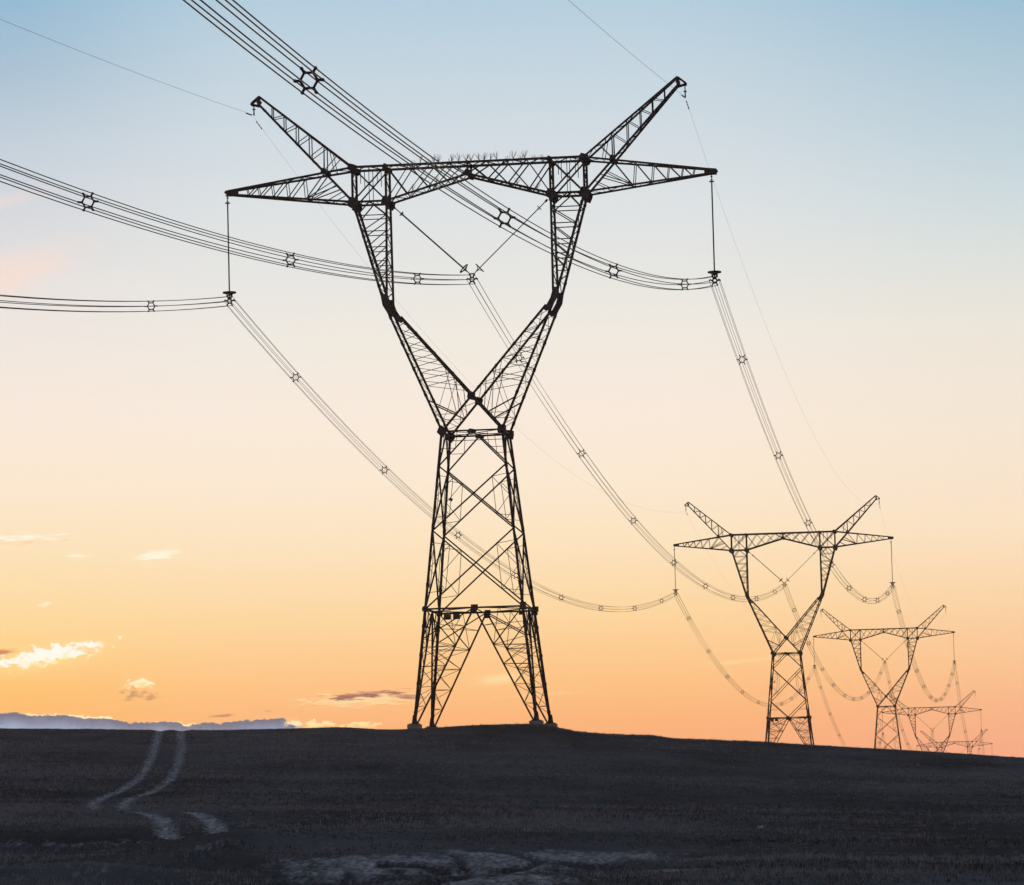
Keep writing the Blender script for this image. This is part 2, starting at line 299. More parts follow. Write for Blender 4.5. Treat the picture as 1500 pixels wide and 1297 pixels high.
def ground_mat(t, p):
    N = t.nodes; L = t.links
    tcn = N.new('ShaderNodeTexCoord'); at = N.new('ShaderNodeAttribute'); at.attribute_name = 'bare'
    def nz(sc, det, vec=(1,1,1)):
        mp = N.new('ShaderNodeMapping'); mp.inputs['Scale'].default_value = vec; L.new(tcn.outputs['Object'], mp.inputs[0])
        n = N.new('ShaderNodeTexNoise'); n.inputs['Scale'].default_value = sc; n.inputs['Detail'].default_value = det; L.new(mp.outputs[0], n.inputs['Vector']); return n.outputs['Fac']
    def rp(f, a, b, lo=.35, hi=.65):
        r = N.new('ShaderNodeValToRGB'); r.color_ramp.elements[0].position = lo; r.color_ramp.elements[1].position = hi
        r.color_ramp.elements[0].color = a; r.color_ramp.elements[1].color = b; L.new(f, r.inputs[0]); return r.outputs[0]
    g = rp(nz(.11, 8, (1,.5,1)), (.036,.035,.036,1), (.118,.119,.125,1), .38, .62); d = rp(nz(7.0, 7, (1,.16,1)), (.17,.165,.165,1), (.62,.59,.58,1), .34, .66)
    f = N.new('ShaderNodeValToRGB'); f.color_ramp.elements[0].position = .16; f.color_ramp.elements[1].position = .92; 
    mx0 = N.new('ShaderNodeMath'); mx0.operation = 'MULTIPLY_ADD'; mx0.inputs[1].default_value = 1.3
    L.new(nz(8.0, 5, (1,.14,1)), mx0.inputs[0]); sb = N.new('ShaderNodeMath'); sb.operation = 'ADD'; sb.inputs[1].default_value = -.66; L.new(at.outputs['Fac'], sb.inputs[0]); L.new(sb.outputs[0], mx0.inputs[2])
    L.new(mx0.outputs[0], f.inputs[0])
    mx = N.new('ShaderNodeMix'); mx.data_type = 'RGBA'; L.new(f.outputs[0], mx.inputs[0]); L.new(g, mx.inputs[6]); L.new(d, mx.inputs[7])
    L.new(mx.outputs[2], p.inputs['Base Color']); p.inputs['Roughness'].default_value = .95; p.inputs['Specular IOR Level'].default_value = .1
    bp = N.new('ShaderNodeBump'); bp.inputs['Strength'].default_value = .8; bp.inputs['Distance'].default_value = .08; L.new(nz(3, 6), bp.inputs['Height']); L.new(bp.outputs[0], p.inputs['Normal'])
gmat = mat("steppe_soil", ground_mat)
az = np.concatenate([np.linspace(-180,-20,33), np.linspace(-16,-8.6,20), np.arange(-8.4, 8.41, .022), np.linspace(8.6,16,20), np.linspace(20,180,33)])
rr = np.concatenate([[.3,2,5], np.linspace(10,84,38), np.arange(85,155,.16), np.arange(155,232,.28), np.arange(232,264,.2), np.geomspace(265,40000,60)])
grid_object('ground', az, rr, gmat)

# grass: short dry steppe tufts over the visible slope, uncountable
def grass():
    n = 150000; r = np.sqrt(rng.uniform(84**2, 262**2, n)); a = np.radians(rng.uniform(-8.2, 8.2, n))
    x = r*np.sin(a); y = r*np.cos(a); z, b = terrain(x, y, True)
    patch = fbm(x*.10, y*.10, 77, 4); fine = fbm(x*.8, y*.8, 81, 3)
    keep = (b+rng.normal(0,.10,n) < .14) & (rng.random(n) < np.clip(.72+2.0*patch+1.0*fine, .12, 1))
    x, y, z, patch, fine = (q[keep] for q in (x, y, z, patch, fine)); n = len(x); rk = np.hypot(x, y)
    hgt = (.06+.08*rng.random(n)**2)*np.clip(1+1.6*patch+fine, .5, 1.9)*np.where((rk > 143) & (rk < 153), 1.35, 1.0)
    hgt = hgt*np.where(rk > 238, .55, 1.0); hgt = np.where(rng.random(n) < .003, hgt*2.2, hgt)
    k = 4; X = np.repeat(x, k); Y = np.repeat(y, k); Z = np.repeat(z, k); Hh = np.repeat(hgt, k)*rng.uniform(.5, 1.1, n*k)
    X = X+rng.normal(0, .05, n*k); Y = Y+rng.normal(0, .05, n*k); th = rng.uniform(0, 2*math.pi, n*k); w = rng.uniform(.009, .021, n*k)
    ln = rng.normal(0, .35, (2, n*k))*Hh
    A = np.stack([X-w*np.cos(th), Y-w*np.sin(th), Z-.03], -1); B = np.stack([X+w*np.cos(th), Y+w*np.sin(th), Z-.03], -1); Cc = np.stack([X+ln[0], Y+ln[1], Z+Hh], -1)
    co = np.stack([A, B, Cc], 1).reshape(-1, 3).astype(np.float32); m = n*k
    me = bpy.data.meshes.new('grass'); me.vertices.add(m*3); me.vertices.foreach_set('co', co.ravel()); me.loops.add(m*3); me.loops.foreach_set('vertex_index', np.arange(m*3, dtype=np.int32))
    me.polygons.add(m); me.polygons.foreach_set('loop_start', (np.arange(m)*3).astype(np.int32)); me.update(calc_edges=True)
    band = fbm(x*.02, y*.16, 91, 4); shade = np.clip(np.repeat(.44+1.2*patch+2.4*band+.9*fine, k)+np.repeat(.22*np.exp(-((rk-150)/4)**2), k)+np.repeat(rng.normal(0,.30,n)-.6*gau(x,y,-8.0,126,1.9,3)-.5*gau(x,y,-5.0,100,1.5,3), k)+rng.normal(0, .18, m), 0, 1)  # mound and hollow shade and the ridge's caught light painted into the tone
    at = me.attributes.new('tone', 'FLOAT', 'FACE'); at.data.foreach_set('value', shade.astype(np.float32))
    def gm(t, p):
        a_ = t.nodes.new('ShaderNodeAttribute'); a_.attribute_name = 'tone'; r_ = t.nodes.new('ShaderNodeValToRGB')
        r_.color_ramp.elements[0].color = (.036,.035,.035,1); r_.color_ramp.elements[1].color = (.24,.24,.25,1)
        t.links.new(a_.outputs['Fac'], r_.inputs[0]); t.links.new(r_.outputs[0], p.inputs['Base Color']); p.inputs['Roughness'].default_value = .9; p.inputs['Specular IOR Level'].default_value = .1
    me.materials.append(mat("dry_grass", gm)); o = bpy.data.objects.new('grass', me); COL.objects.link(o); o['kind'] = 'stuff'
    o['label'] = 'short dry steppe grass covering the dark slope'; o['category'] = 'grass'
grass()

# ------------------------------------------------------------------ power pylons
# pylon space: x across the line, y along it, z up from the feet; h() below counts from the crossarm tips' level
ZB = 32.85
def hw(z): return 1.81+max(0.0, -15.3-z)*.104
def hv(z): return 1.8-(z+15.3)/7.8*.42 if z < -7.5 else (1.38-(z+7.5)/6.5*.58 if z < -1.0 else .8)
def lerp(a, b, t): return Vector(a)+(Vector(b)-Vector(a))*t
def lace(m, a0, a1, b0, b1, n, w, rungs=True, flip=0):
    for i in range(n):
        t0, t1 = i/n, (i+1)/n
        if (i+flip) % 2: m.bar(lerp(a0,a1,t0), lerp(b0,b1,t1), w)
        else: m.bar(lerp(b0,b1,t0), lerp(a0,a1,t1), w)
        if rungs and i: m.bar(lerp(a0,a1,t0), lerp(b0,b1,t0), w*.8)
def octo(m, c, r, y, t=.03, sq=1.0, rot=0.0):
    m.slab([(c[0]+r*q*math.cos(math.pi/4*k+.39+rot), y, c[1]+r*q*sq*math.sin(math.pi/4*k+.39+rot)) for k, q in enumerate((.95,.72,.98,.80,.92,.74,1.0,.78))], (0,1,0), t)
def splices(m, a, b, n, w):
    for i in range(n):
        t = (i+.6)/n; m.bar(lerp(a,b,t-.012), lerp(a,b,t+.012), w*1.35, w*.5)

def make_pylon(levels, foot, half_bottom, spikes):
    root = empty('power_pylon', (0,0,0)); H = -foot
    def P(u, v, z): return Vector((u, v, z+H))
    xb = levels[-1]
    def cor(i, z): s = [(-1,-1),(1,-1),(1,1),(-1,1)][i % 4]; w = hw(z); return P(s[0]*w, s[1]*w, z)
    def mid(i, z): return (cor(i, z)+cor(i+1, z))/2
    # corner posts and concrete footings
    for i in range(4):
        m = MB(); pts = [-15.3]+levels+[foot]
        m.bar(cor(i,-15.1), cor(i,xb), .165, .05); m.bar(cor(i,xb), cor(i,foot), .19, .06)
        splices(m, cor(i,-15.3), cor(i,xb), 3, .16); splices(m, cor(i,xb), cor(i,foot), 4, .18)
        c = cor(i, foot); m.slab([(c.x+dx, c.y+dy, .02) for dx, dy in ((-.3,-.3),(.3,-.3),(.3,.3),(-.3,.3))], (0,0,1), .05)
        for dx, dy in ((.11,0),(-.11,0),(0,.11),(0,-.11)): m.bar((c.x+dx, c.y+dy, .03), (c.x+dx*.3, c.y+dy*.3, .55), .16, .02)
        m.build('leg', steel, root)
        f = MB(); f.box((c.x, c.y, -.19), (.78,.78,.36)); f.box((c.x, c.y, -.75), (1.0,1.0,.75)); fo = f.build('footing', conc, root)
        b = fo.modifiers.new('bevel', 'BEVEL'); b.width = .012; b.segments = 1
    # lattice of the tapering body
    m = MB(); w1, w2 = .10, .05
    for i in range(4):
        t0 = mid(i,-15.3); n1 = levels[0]
        m.bar(t0, cor(i,n1), w1); m.bar(t0, cor(i+1,n1), w1)
        for c, s in ((i,.5),(i+1,.5)):
            q = lerp(t0, cor(c,n1), s); m.bar(q, cor(c, -15.3-(-15.3-n1)*.5), w2); m.bar(q, lerp(cor(i,-15.3), cor(i+1,-15.3), .25 if c == i else .75), w2)
        full = levels[:-1] if half_bottom else levels
        for z1, z2 in zip(full[:-1], full[1:]):
            a, b, c, d = cor(i,z1), cor(i+1,z1), cor(i,z2), cor(i+1,z2)
            m.bar(a, d, w1); m.bar(b, c, w1)
            s = hw(z1)/(hw(z1)+hw(z2))
            for A, D, C, B in ((a, d, c, b), (b, c, d, a)):
                u = lerp(A, D, s*.42); l = lerp(C, B, (1-s)*.42); zu = u.z-H; zl = l.z-H
                k = i if A is a else i+1
                m.bar(u, l, w2); m.bar(u, cor(k, zu+.18), w2); m.bar(l, cor(k, zl-.12), w2); zm = (zu+zl)/2
                m.bar(u, cor(k, zm), w2); m.bar(l, cor(k, zm), w2)
        if half_bottom:
            z1, z2 = full[-1], xb; m.bar(cor(i,z1), mid(i,z2), w1); m.bar(cor(i+1,z1), mid(i,z2), w1)
            for k in (i, i+1): m.bar(lerp(cor(k,z1), mid(i,z2), .5), cor(k,(z1+z2)/2), w2)
    m.build('body_lattice', steel, root)
    # horizontal frame over the legs with its number plates
    m = MB()
    for i in range(4):
        m.bar(cor(i,xb), cor(i+1,xb), .13); m.bar(mid(i,xb), mid(i+1,xb), .07)
    cf = m.build('cross_frame', steel, root); y0 = -hw(xb); y1 = hw(xb)
    for x, z, y, w, h in ((-2.42,-.22,y1,.42,.32),(-1.85,-.20,y1,.42,.32)):
        g = MB(); g.slab([(x-w/2,y-.09,xb+H+z-h/2),(x+w/2,y-.09,xb+H+z-h/2),(x+w/2,y-.09,xb+H+z+h/2),(x-w/2,y-.09,xb+H+z+h/2)], (0,1,0), .03)
        g.bar((x-.15,y-.05,xb+H+z), (x-.15,y-.05,xb+H), .03); g.bar((x+.15,y-.05,xb+H+z), (x+.15,y-.05,xb+H), .03); g.build('sign_plate', plate, cf)
    for x, z, y, r, t in ((0,-.1,y0,.31,.05),(0,-.1,y1,.28,.05),(-hw(xb),0,y0,.24,.05),(hw(xb),0,y0,.26,.05),(-hw(xb),0,y1,.24,.05),(hw(xb),0,y1,.30,.05),(2.05,-.12,y1,.14,.05)):
        g = MB(); yy = y+(.12 if y > 0 else -.12); g.slab([(x+a*r, yy, xb+H+z+b*r) for a, b in (((-.72,-.9),(.6,-.9),(.6,-.2),(.8,-.2),(.8,.9),(-.55,.9),(-.55,0),(-.72,0)) if r > .25 else ((-.7,-.6),(.7,-.6),(.8,.3),(.4,.7),(-.5,.7),(-.8,.2)))], (0,1,0), t); g.build('gusset_plate', steel, cf)
    # splayed leg cages
    for i in range(4):
        m = MB(); ts = [.0,.16,.33,.50,.68,.85]
        def ft(k): return cor(k, foot+.12)
        def lg(t): return lerp(cor(i,xb), cor(i,foot), t)
        vs = []
        for face, other in ((i, i+1), (i-1, i-1)):
            mf = (cor(i,xb)+cor(other,xb))/2; inn = (mf-cor(i,xb)).normalized()*.18
            end = cor(i,foot)+inn+Vector((0,0,.05)); m.bar(mf, end, .115)
            V = lambda t, mf=mf, end=end: lerp(mf, end, t)
            vs.append(V)
            for a, b in zip(ts[2:], ts[3:]+[.97]):
                m.bar(V(a), lg(a), .05); m.bar(lg(a), V(b), .06) if b < .9 else None
                m.bar(lg((a+b)/2), V(a), .045)
            m.bar(cor(i,xb), V(.33), .075); m.bar(mf, lg(.26), .075); m.bar(lg(.26), V(.33), .05)
            q = lerp(cor(i,xb), mf, .5); m.bar(q, V(.33), .05); m.bar(q, lerp(cor(i,xb), V(.33), .45), .05); m.bar(V(.16), lerp(mf, lg(.26), .5), .045); m.bar(V(.16), lg(.13), .05)
        for t in ts[2:]:
            m.bar(vs[0](t), vs[1](t), .045)
        for a, b in zip(ts[2:-1], ts[3:]): m.bar(vs[0](a), vs[1](b), .04)
        m.build('leg_lattice', steel, root)
    # waist frame
    m = MB(); zw = -15.3
    for i in range(4): m.bar(cor(i,zw), cor(i+1,zw), .12); m.bar(cor(i,zw-.25), cor(i+1,zw-.25), .06)
    m.bar(cor(0,zw), cor(2,zw), .06); m.bar(cor(1,zw), cor(3,zw), .06)
    wf = m.build('waist_frame', steel, root)
    for sx_ in (-1,1):
        for sy_ in (-1,1):
            g = MB(); octo(g, (sx_*1.81, zw+H), .35, sy_*1.88, .04, 1.1, .25*sx_); g.build('gusset_plate', steel, wf)
    for sy_ in (-1,1): g = MB(); octo(g, (0, zw+H-.05), .36, sy_*1.86, .04, .5); g.build('gusset_plate', steel, wf)
    # cup: lower fork arms and upper arms, mirrored
    for s in (-1,1):
        def Q(u, f, z): return P(s*u, f*hv(z), z)
        m = MB(); ot, ob = (5.24,-7.3), (1.81,-15.3); it, ix = (4.62,-7.85), (0.0,-13.2)
        O = lambda f, t: Q(ot[0]+(ob[0]-ot[0])*t, f, ot[1]+(ob[1]-ot[1])*t)
        I = lambda f, t: Q(it[0]+(ix[0]-it[0])*t, f, it[1]+(ix[1]-it[1])*t)
        for f in (-1,1):
            m.bar(O(f,0), O(f,1), .16, .05); m.bar(I(f,0), I(f,1), .15, .05)
            m.bar(Q(0,f,-13.2), Q(-1.81,f,-15.3), .15, .05)
            splices(m, O(f,0), O(f,1), 5, .15); splices(m, I(f,.05), I(f,1), 4, .14)
            n = 6; prev = None
            for k in range(n):
                t = .14+.86*k/(n-1)*.86; to = t*.69; a, b = O(f, to), I(f, t)
                m.bar(a, b, .05)
                if k: m.bar(a, prev[1], .06) if k % 1 == 0 else None
                prev = (a, b)
            # strut to the crossing member and fan under the crossing
            a = O(f,.76); c = lerp(Q(0,f,-13.2), Q(1.81,f,-15.3), .50); m.bar(a, c, .09)
            m.bar(I(f,.80), lerp(Q(0,f,-13.2), Q(1.81,f,-15.3), .42), .06); m.bar(I(f,.66), c, .06)
            m.bar(O(f,.87), lerp(Q(0,f,-13.2), Q(1.81,f,-15.3), .72), .05); m.bar(O(f,.87), c, .05)
            m.bar(lerp(a, c, .4), O(f,.87), .045); m.bar(lerp(a, c, .4), I(f,.72), .045)
        lace(m, O(-1,.03), O(-1,1), O(1,.03), O(1,1), 9, .045); lace(m, I(-1,.04), I(-1,1), I(1,.04), I(1,1), 7, .045, True, 1)
        lace(m, Q(0,-1,-13.2), Q(-1.81,-1,-15.3), Q(0,1,-13.2), Q(-1.81,1,-15.3), 3, .05)
        fa = m.build('fork_arm', steel, root)
        for f in (-1,1):
            g = MB(); y = f*(hv(-7.5)+.10)
            g.slab([(s*x, y, z+H) for x, z in ((5.42,-6.8),(5.1,-6.8),(4.90,-7.45),(4.48,-8.15),(4.66,-8.25),(5.0,-8.0),(5.30,-7.5))], (0,1,0), .05); g.build('gusset_plate', steel, fa)
            if s > 0: g = MB(); octo(g, (0,-13.2+H), .30, f*(hv(-13.2)+.10), .05, 1.1); g.build('gusset_plate', steel, fa)
        # upper arm, two panels of columns narrowing to the pinch
        m = MB(1.0,1.05); oa, obb = (5.26,-7.2), (7.08,-1.0); ia, ib = (5.06,-7.2), (5.02,-1.0)
        O2 = lambda f, t: Q(oa[0]+(obb[0]-oa[0])*t, f, oa[1]+(obb[1]-oa[1])*t); I2 = lambda f, t: Q(ia[0]+(ib[0]-ia[0])*t, f, ia[1]+(ib[1]-ia[1])*t)
        for f in (-1,1):
            m.bar(O2(f,-.06), O2(f,1), .155, .05); m.bar(I2(f,-.04), I2(f,1), .14, .045); splices(m, O2(f,0), O2(f,1), 4, .14)
            ts = [.86,.70,.54,.40,.28]
            for k, t in enumerate(ts):
                m.bar(O2(f,t), I2(f,t), .055)
                if k: m.bar(I2(f,ts[k-1]), O2(f,t), .06) if s > 0 else m.bar(O2(f,t), I2(f,ts[k-1]), .06)
            q = Q(6.05,f,-1.0); m.bar(q, O2(f,.86), .07); m.bar(q, I2(f,.86), .07)
        lace(m, O2(-1,.02), O2(-1,1), O2(1,.02), O2(1,1), 9, .05); lace(m, I2(-1,.02), I2(-1,1), I2(1,.02), I2(1,1), 9, .05, True, 1)
        m.build('upper_arm', steel, root)
    # bridge beam
    m = MB(1.0,1.1)
    for f in (-1,1):
        y = f*.8; B = lambda u, z: P(u, y, z)
        m.bar(B(-7.08,1.14), B(7.08,1.14), .15, .05)
        for s in (-1,1):
            m.bar(B(s*7.08,-1), B(s*5.02,-1), .13, .05); m.bar(B(s*5.02,-1), B(0,.42), .13, .05)
            m.bar(B(s*7.08,1.14), B(s*7.08,-1), .13); m.bar(B(s*5.02,1.14), B(s*5.02,-1), .13)
            m.bar(B(s*7.08,1.14), B(s*5.02,-1), .095); m.bar(B(s*5.02,1.14), B(s*7.08,-1), .08)
            for k in range(1,4):
                u = 5.02+2.06*k/4; m.bar(B(s*u,1.1), B(s*u,.1 if k != 2 else -.95), .035)
            T = [5.02,3.6,2.3,1.15,0.05]; Bt = [5.02,3.75,2.45,1.25,0.0]
            bz = lambda u: -1+1.42*(5.02-u)/5.02
            for k in range(4):
                m.bar(B(s*T[k],1.12), B(s*Bt[k+1],bz(Bt[k+1])), .075)
                m.bar(B(s*Bt[k],bz(Bt[k])), B(s*T[k+1],1.12), .06 if f > 0 else .05)
        m.bar(B(0,1.14), B(0,.42), .12)
    for z in (1.14,): lace(m, P(-7.08,-.8,z), P(7.08,-.8,z), P(-7.08,.8,z), P(7.08,.8,z), 16, .05)
    for s in (-1,1):
        lace(m, P(s*7.08,-.8,-1), P(s*5.02,-.8,-1), P(s*7.08,.8,-1), P(s*5.02,.8,-1), 3, .05); lace(m, P(s*5.02,-.8,-1), P(0,-.8,.42), P(s*5.02,.8,-1), P(0,.8,.42), 9, .05)
        for u in (7.08,5.02):
            m.bar(P(s*u,-.8,1.1), P(s*u,.8,1.1), .09); m.bar(P(s*u,-.8,-1), P(s*u,.8,-1), .09); lace(m, P(s*u,-.8,1.1), P(s*u,-.8,-1), P(s*u,.8,1.1), P(s*u,.8,-1), 3, .05)
    m.bar(P(0,-.8,.42), P(0,.8,.42), .09); m.bar(P(0,-.8,1.14), P(0,.8,1.14), .08)
    bb = m.build('bridge_beam', steel, root)
    for f in (-1,1):
        for u, z, r, q in ((7.08,-1.08,.40,1.1),(-7.08,-1.08,.40,1.1),(5.02,-1.05,.37,1.05),(-5.02,-1.05,.37,1.05),(7.08,1.1,.36,.8),(-7.08,1.1,.36,.8),(5.02,1.08,.22,1),(-5.02,1.08,.22,1),(0,.48,.28,.9),(0,1.1,.16,1)):
            g = MB(); octo(g, (u, z+H), r, f*.89, .05, q); g.build('gusset_plate', steel, bb)
    if spikes:
        for k in range(20):
            u = -3.6+8.2*(k+random.uniform(.15,.85))/20; y = random.choice((-.8,.8)); g = MB(); b = P(u, y, 1.2)
            for j in range(9):
                a = random.uniform(0, 2*math.pi); e = random.uniform(.15,.75); L_ = random.uniform(.38,.55)
                g.tube([b, b+Vector((math.cos(a)*math.sin(e), math.sin(a)*math.sin(e), math.cos(e)))*L_], [.010,.006], 4)
            g.build('bird_spike', alu, bb)
        for u in (-3.4,-1.9,3.0,4.2):
            g = MB(); b = P(u, -.8, -1+1.42*(5.02-abs(u))/5.02+.07)
            for j in range(8):
                a = random.uniform(0, 2*math.pi); e = random.uniform(.15,.8); g.tube([b, b+Vector((math.cos(a)*math.sin(e), math.sin(a)*math.sin(e), math.cos(e)))*.4], [.009,.005], 4)
            g.build('bird_spike', alu, bb)
    # outer crossarms and ground wire peaks
    for s in (-1,1):
        m = MB(.92,1.0); tip = (14.85, .0)
        def T_(f, t): return P(s*(7.08+(tip[0]-7.08)*t), f*(.8-.62*t), 1.12+(tip[1]+.10-1.12)*t)
        def D_(f, t): return P(s*(7.08+(tip[0]-7.08)*t), f*(.8-.62*t), -1.0+(tip[1]-.10+1.0)*t)
        for f in (-1,1):
            m.bar(T_(f,0), T_(f,1), .13, .045); m.bar(D_(f,0), D_(f,1), .13, .045)
            ts = [.22,.38,.52,.64,.75,.84]; m.bar(T_(f,.22), D_(f,.38*.98), .07)
            for k, t in enumerate(ts[1:]):
                m.bar(D_(f,t), T_(f,t+.015), .05)
                if k < 4: m.bar(T_(f,t+.015), D_(f,ts[k+2]), .055)
            a = P(s*7.08, f*.8, -1.0); b = T_(f,.22); m.bar(lerp(a, b, .55), D_(f,.38), .06); m.bar(lerp(a,b,.35), D_(f,.2), .05); m.bar(lerp(a,b,.7), D_(f,.38), .05)
        lace(m, T_(-1,0), T_(-1,1), T_(1,0), T_(1,1), 7, .04); lace(m, D_(-1,0), D_(-1,1), D_(1,0), D_(1,1), 7, .04, True, 1)
        sa = m.build('side_arm', steel, root)
        g = MB()
        for f in (-1,1): g.slab([(s*x, f*.2, z+H) for x, z in ((14.3,-.24),(15.02,-.10),(15.12,.02),(15.02,.14),(14.3,.22))], (0,1,0), .04)
        g.slab([(s*x, y, -.17+H) for x, y in ((14.35,-.18),(15.05,-.18),(15.05,.18),(14.35,.18))], (0,0,1), .04); g.build('tip_plate', steel, sa)
        m = MB(1.05,1.05); A0 = lambda f: P(s*12.84, f*.18, 5.86)
        def U_(f, t): return lerp(P(s*7.08, f*.8, 1.14), A0(f), t)
        def L_(f, t): return lerp(P(s*7.08, f*.8, -1.0), P(s*12.95, f*.18, 5.46), t)
        tx = .318
        for f in (-1,1):
            m.bar(U_(f,0), U_(f,1.0), .12, .04); m.bar(L_(f,0), L_(f,1), .13, .045); splices(m, L_(f,.3), L_(f,1), 4, .11)
            n = 6; ut = [.10,.30,.46,.60,.73,.86]
            for k, t in enumerate(ut):
                zu = U_(f,t); tl = (zu.x*s-7.08)/(12.95-7.08)
                if tl > tx-.03: m.bar(zu, L_(f, tl), .055)
                if k < 5 and tl > .2:
                    m.bar(U_(f, t), L_(f, (U_(f, ut[k+1]).x*s-7.08)/(12.95-7.08)), .045)
            c = P(s*8.83, f*.67, 1.0); m.bar(c, U_(f,.30), .06); m.bar(U_(f,.16), c, .045); m.bar(U_(f,.24), lerp(c, U_(f,.0), .35), .04)
            m.bar(A0(f), P(s*13.34, f*.10, 5.46), .10); m.bar(L_(f,.97), P(s*13.36, f*.10, 5.40), .10); m.bar(A0(f), L_(f,1), .10)
        lace(m, U_(-1,0), U_(-1,1), U_(1,0), U_(1,1), 9, .04); lace(m, L_(-1,.33), L_(-1,1), L_(1,.33), L_(1,1), 9, .04, True, 1)
        m.bar(P(s*13.33,-.14,5.42), P(s*13.33,.14,5.42), .10)
        pk = m.build('ground_wire_peak', steel, root)
        g = MB(); octo(g, (s*13.30,5.40+H), .12, 0, .3); g.build('tip_plate', steel, pk)
        for f in (-1,1): g = MB(); octo(g, (s*12.86,5.54+H), .15, f*.22, .03); g.build('gusset_plate', steel, pk); g = MB(); octo(g, (s*8.83,.98+H), .24, f*.74, .04); g.build('gusset_plate', steel, pk)
    # small round plate bolted on one post
    g = MB(); u = -hw(-19.1)+.28; octo(g, (u,-19.1+H), .13, hw(-19.1), .05); g.bar(P(u,hw(-19.1),-19.1), P(-hw(-19.1),hw(-19.1),-18.95), .04); g.build('marker_disc', plate, root)
    return root

AZL = rad(6.9575); UA = Vector((math.cos(AZL), -math.sin(AZL), 0)); VA = Vector((math.sin(AZL), math.cos(AZL), 0))
CT = [Vector(p)+UA*.2 for p in ((-2.36,254.48,39.93),(36.54,578.07,39.93),(77.84,900.85,41.87),(124.48,1281.36,35.98),(172.55,1687.29,33.86))]
tall = make_pylon([-17.4,-21.3,-26.0], -32.85, False, True)
mid_ = make_pylon([-17.3,-21.75,-24.1], -29.5, True, False)
plain = copy_tree(tall)
for o in list(kids(plain)):
    for c in kids(o):
        if c.name.startswith('bird_spike'): bpy.data.objects.remove(c)
third, fourth, fifth = plain, copy_tree(plain), copy_tree(plain)
FOOT = [32.85,29.5,32.85,32.85,32.85]
PLAB = ['largest and nearest dark steel lattice power pylon, standing on the grassy mound', 'second nearest lattice pylon, right of the big one, its feet hidden behind the hill crest',
        'third lattice pylon of the row, between the second pylon and the half hidden fourth one', 'fourth lattice pylon, only its cup shaped top half showing over the hill crest',
        'farthest and tiniest lattice pylon, only its crossarm and peaks above the hill at the right']
for o, c, f, l in zip((tall, mid_, third, fourth, fifth), CT, FOOT, PLAB):
    o.location = (c.x, c.y, c.z-f); o.rotation_euler = (0,0,-AZL); tag(o, l, 'power pylon', 'lattice power pylons in a row')

# ------------------------------------------------------------------ insulators
def hexpts(R=.33): return [(R*math.cos(math.pi/3*k), R*.98*math.sin(math.pi/3*k)) for k in range(6)]
def yoke(m_, x, z):
    m_.tube([(x+.13*math.cos(t*math.pi/5), 0, z+.13*math.sin(t*math.pi/5)) for t in range(10)], .045, 6, True)
    for a, b in hexpts():
        q = Vector((x+a, 0, z+b)); c = Vector((x+a*.4, 0, z+b*.4)); k = Vector((x+a*.85, 0, z+b+.07))
        m_.tube([c, k, q+Vector((0,0,.02))], [.05,.045,.04], 6); m_.tube([q+Vector((0,-.16,-.015)), q, q+Vector((0,.16,-.015))], [.02,.045,.02], 6)
    m_.bar((x-.19,0,z+.36), (x+.19,0,z+.36), .07)
def rod(a, b, r0, r1, n):
    m_ = MB(); pts = []; rs = []
    for i in range(n):
        for f, r in ((0,r0),(.35,r1),(.5,r1),(.85,r0)): pts.append(lerp(a, b, (i+f)/n)); rs.append(r)
    m_.tube(pts, rs, 8); return m_
def ring(c, n, R, r, seg=20):
    n = Vector(n).normalized(); x = n.orthogonal().normalized(); y = n.cross(x); m_ = MB()
    m_.tube([Vector(c)+(x*math.cos(2*math.pi*k/seg)+y*math.sin(2*math.pi*k/seg))*R for k in range(seg)], r, 6, True)
    for k in range(4): m_.tube([Vector(c)+(x*math.cos(math.pi/2*k)+y*math.sin(math.pi/2*k))*R, Vector(c)+n*.18], r*.5, 5)
    return m_
ZY = -6.65
def make_string():
    r_ = empty('insulator_string', (0,0,0))
    m_ = MB(); m_.tube([(0,0,-.15),(0,0,-.62)], .028, 6); m_.tube([(-.06,0,-.3),(.06,0,-.3)], .04, 6); m_.build('hanger_link', steel, r_)
    ring((0,0,-.62), (0,0,1), .15, .022, 14).build('grading_ring', alu, r_)
    rod((0,0,-.6), (0,0,-6.05), .036, .050, 80).build('insulator_rod', rubber, r_)
    ring((0,0,-6.13), (0,0,-1), .37, .055).build('grading_ring', steel, r_)
    m_ = MB(); m_.tube([(0,0,-6.05),(0,0,-6.5)], .045, 6); m_.tube([(-.2,0,-6.18),(-.16,0,-6.4)], .018, 5); m_.tube([(.2,0,-6.18),(.16,0,-6.4)], .018, 5); yoke(m_, 0, ZY); m_.build('suspension_yoke', steel, r_); return r_
ZV = -5.95
def make_vstring():
    r_ = empty('v_insulator', (0,0,0))
    for s, rr0 in ((-1,1.15),(1,.75)):
        a = Vector((s*4.75,0,-1.25)); b = Vector((s*.18,0,ZV+.40)); d = (b-a).normalized()
        m_ = MB(); m_.tube([a, a+d*.75], .03, 6); m_.bar(a+d*.05, a+d*.22, .14); m_.build('hanger_link', steel, r_)
        ring(a+d*.72, d, .15, .022, 14).build('grading_ring', alu, r_)
        e = b-d*.42; rod(a+d*.7, e, .034*rr0, .048*rr0, 70).build('insulator_rod', rubber, r_)
        ring(e, d, .32, .036).build('grading_ring', steel, r_)
        m_ = MB(); m_.tube([e, b], .03, 6); m_.tube([e+d*.12, e+d*.25], .05, 6); m_.build('hanger_link', steel, r_)
    m_ = MB(); yoke(m_, 0, ZV); m_.build('suspension_yoke', steel, r_); return r_
i0, v0 = make_string(), make_vstring()
SH = ['nearest','second','third','fourth','farthest']
ORD = ['nearest and largest', 'second', 'third', 'fourth', 'farthest']
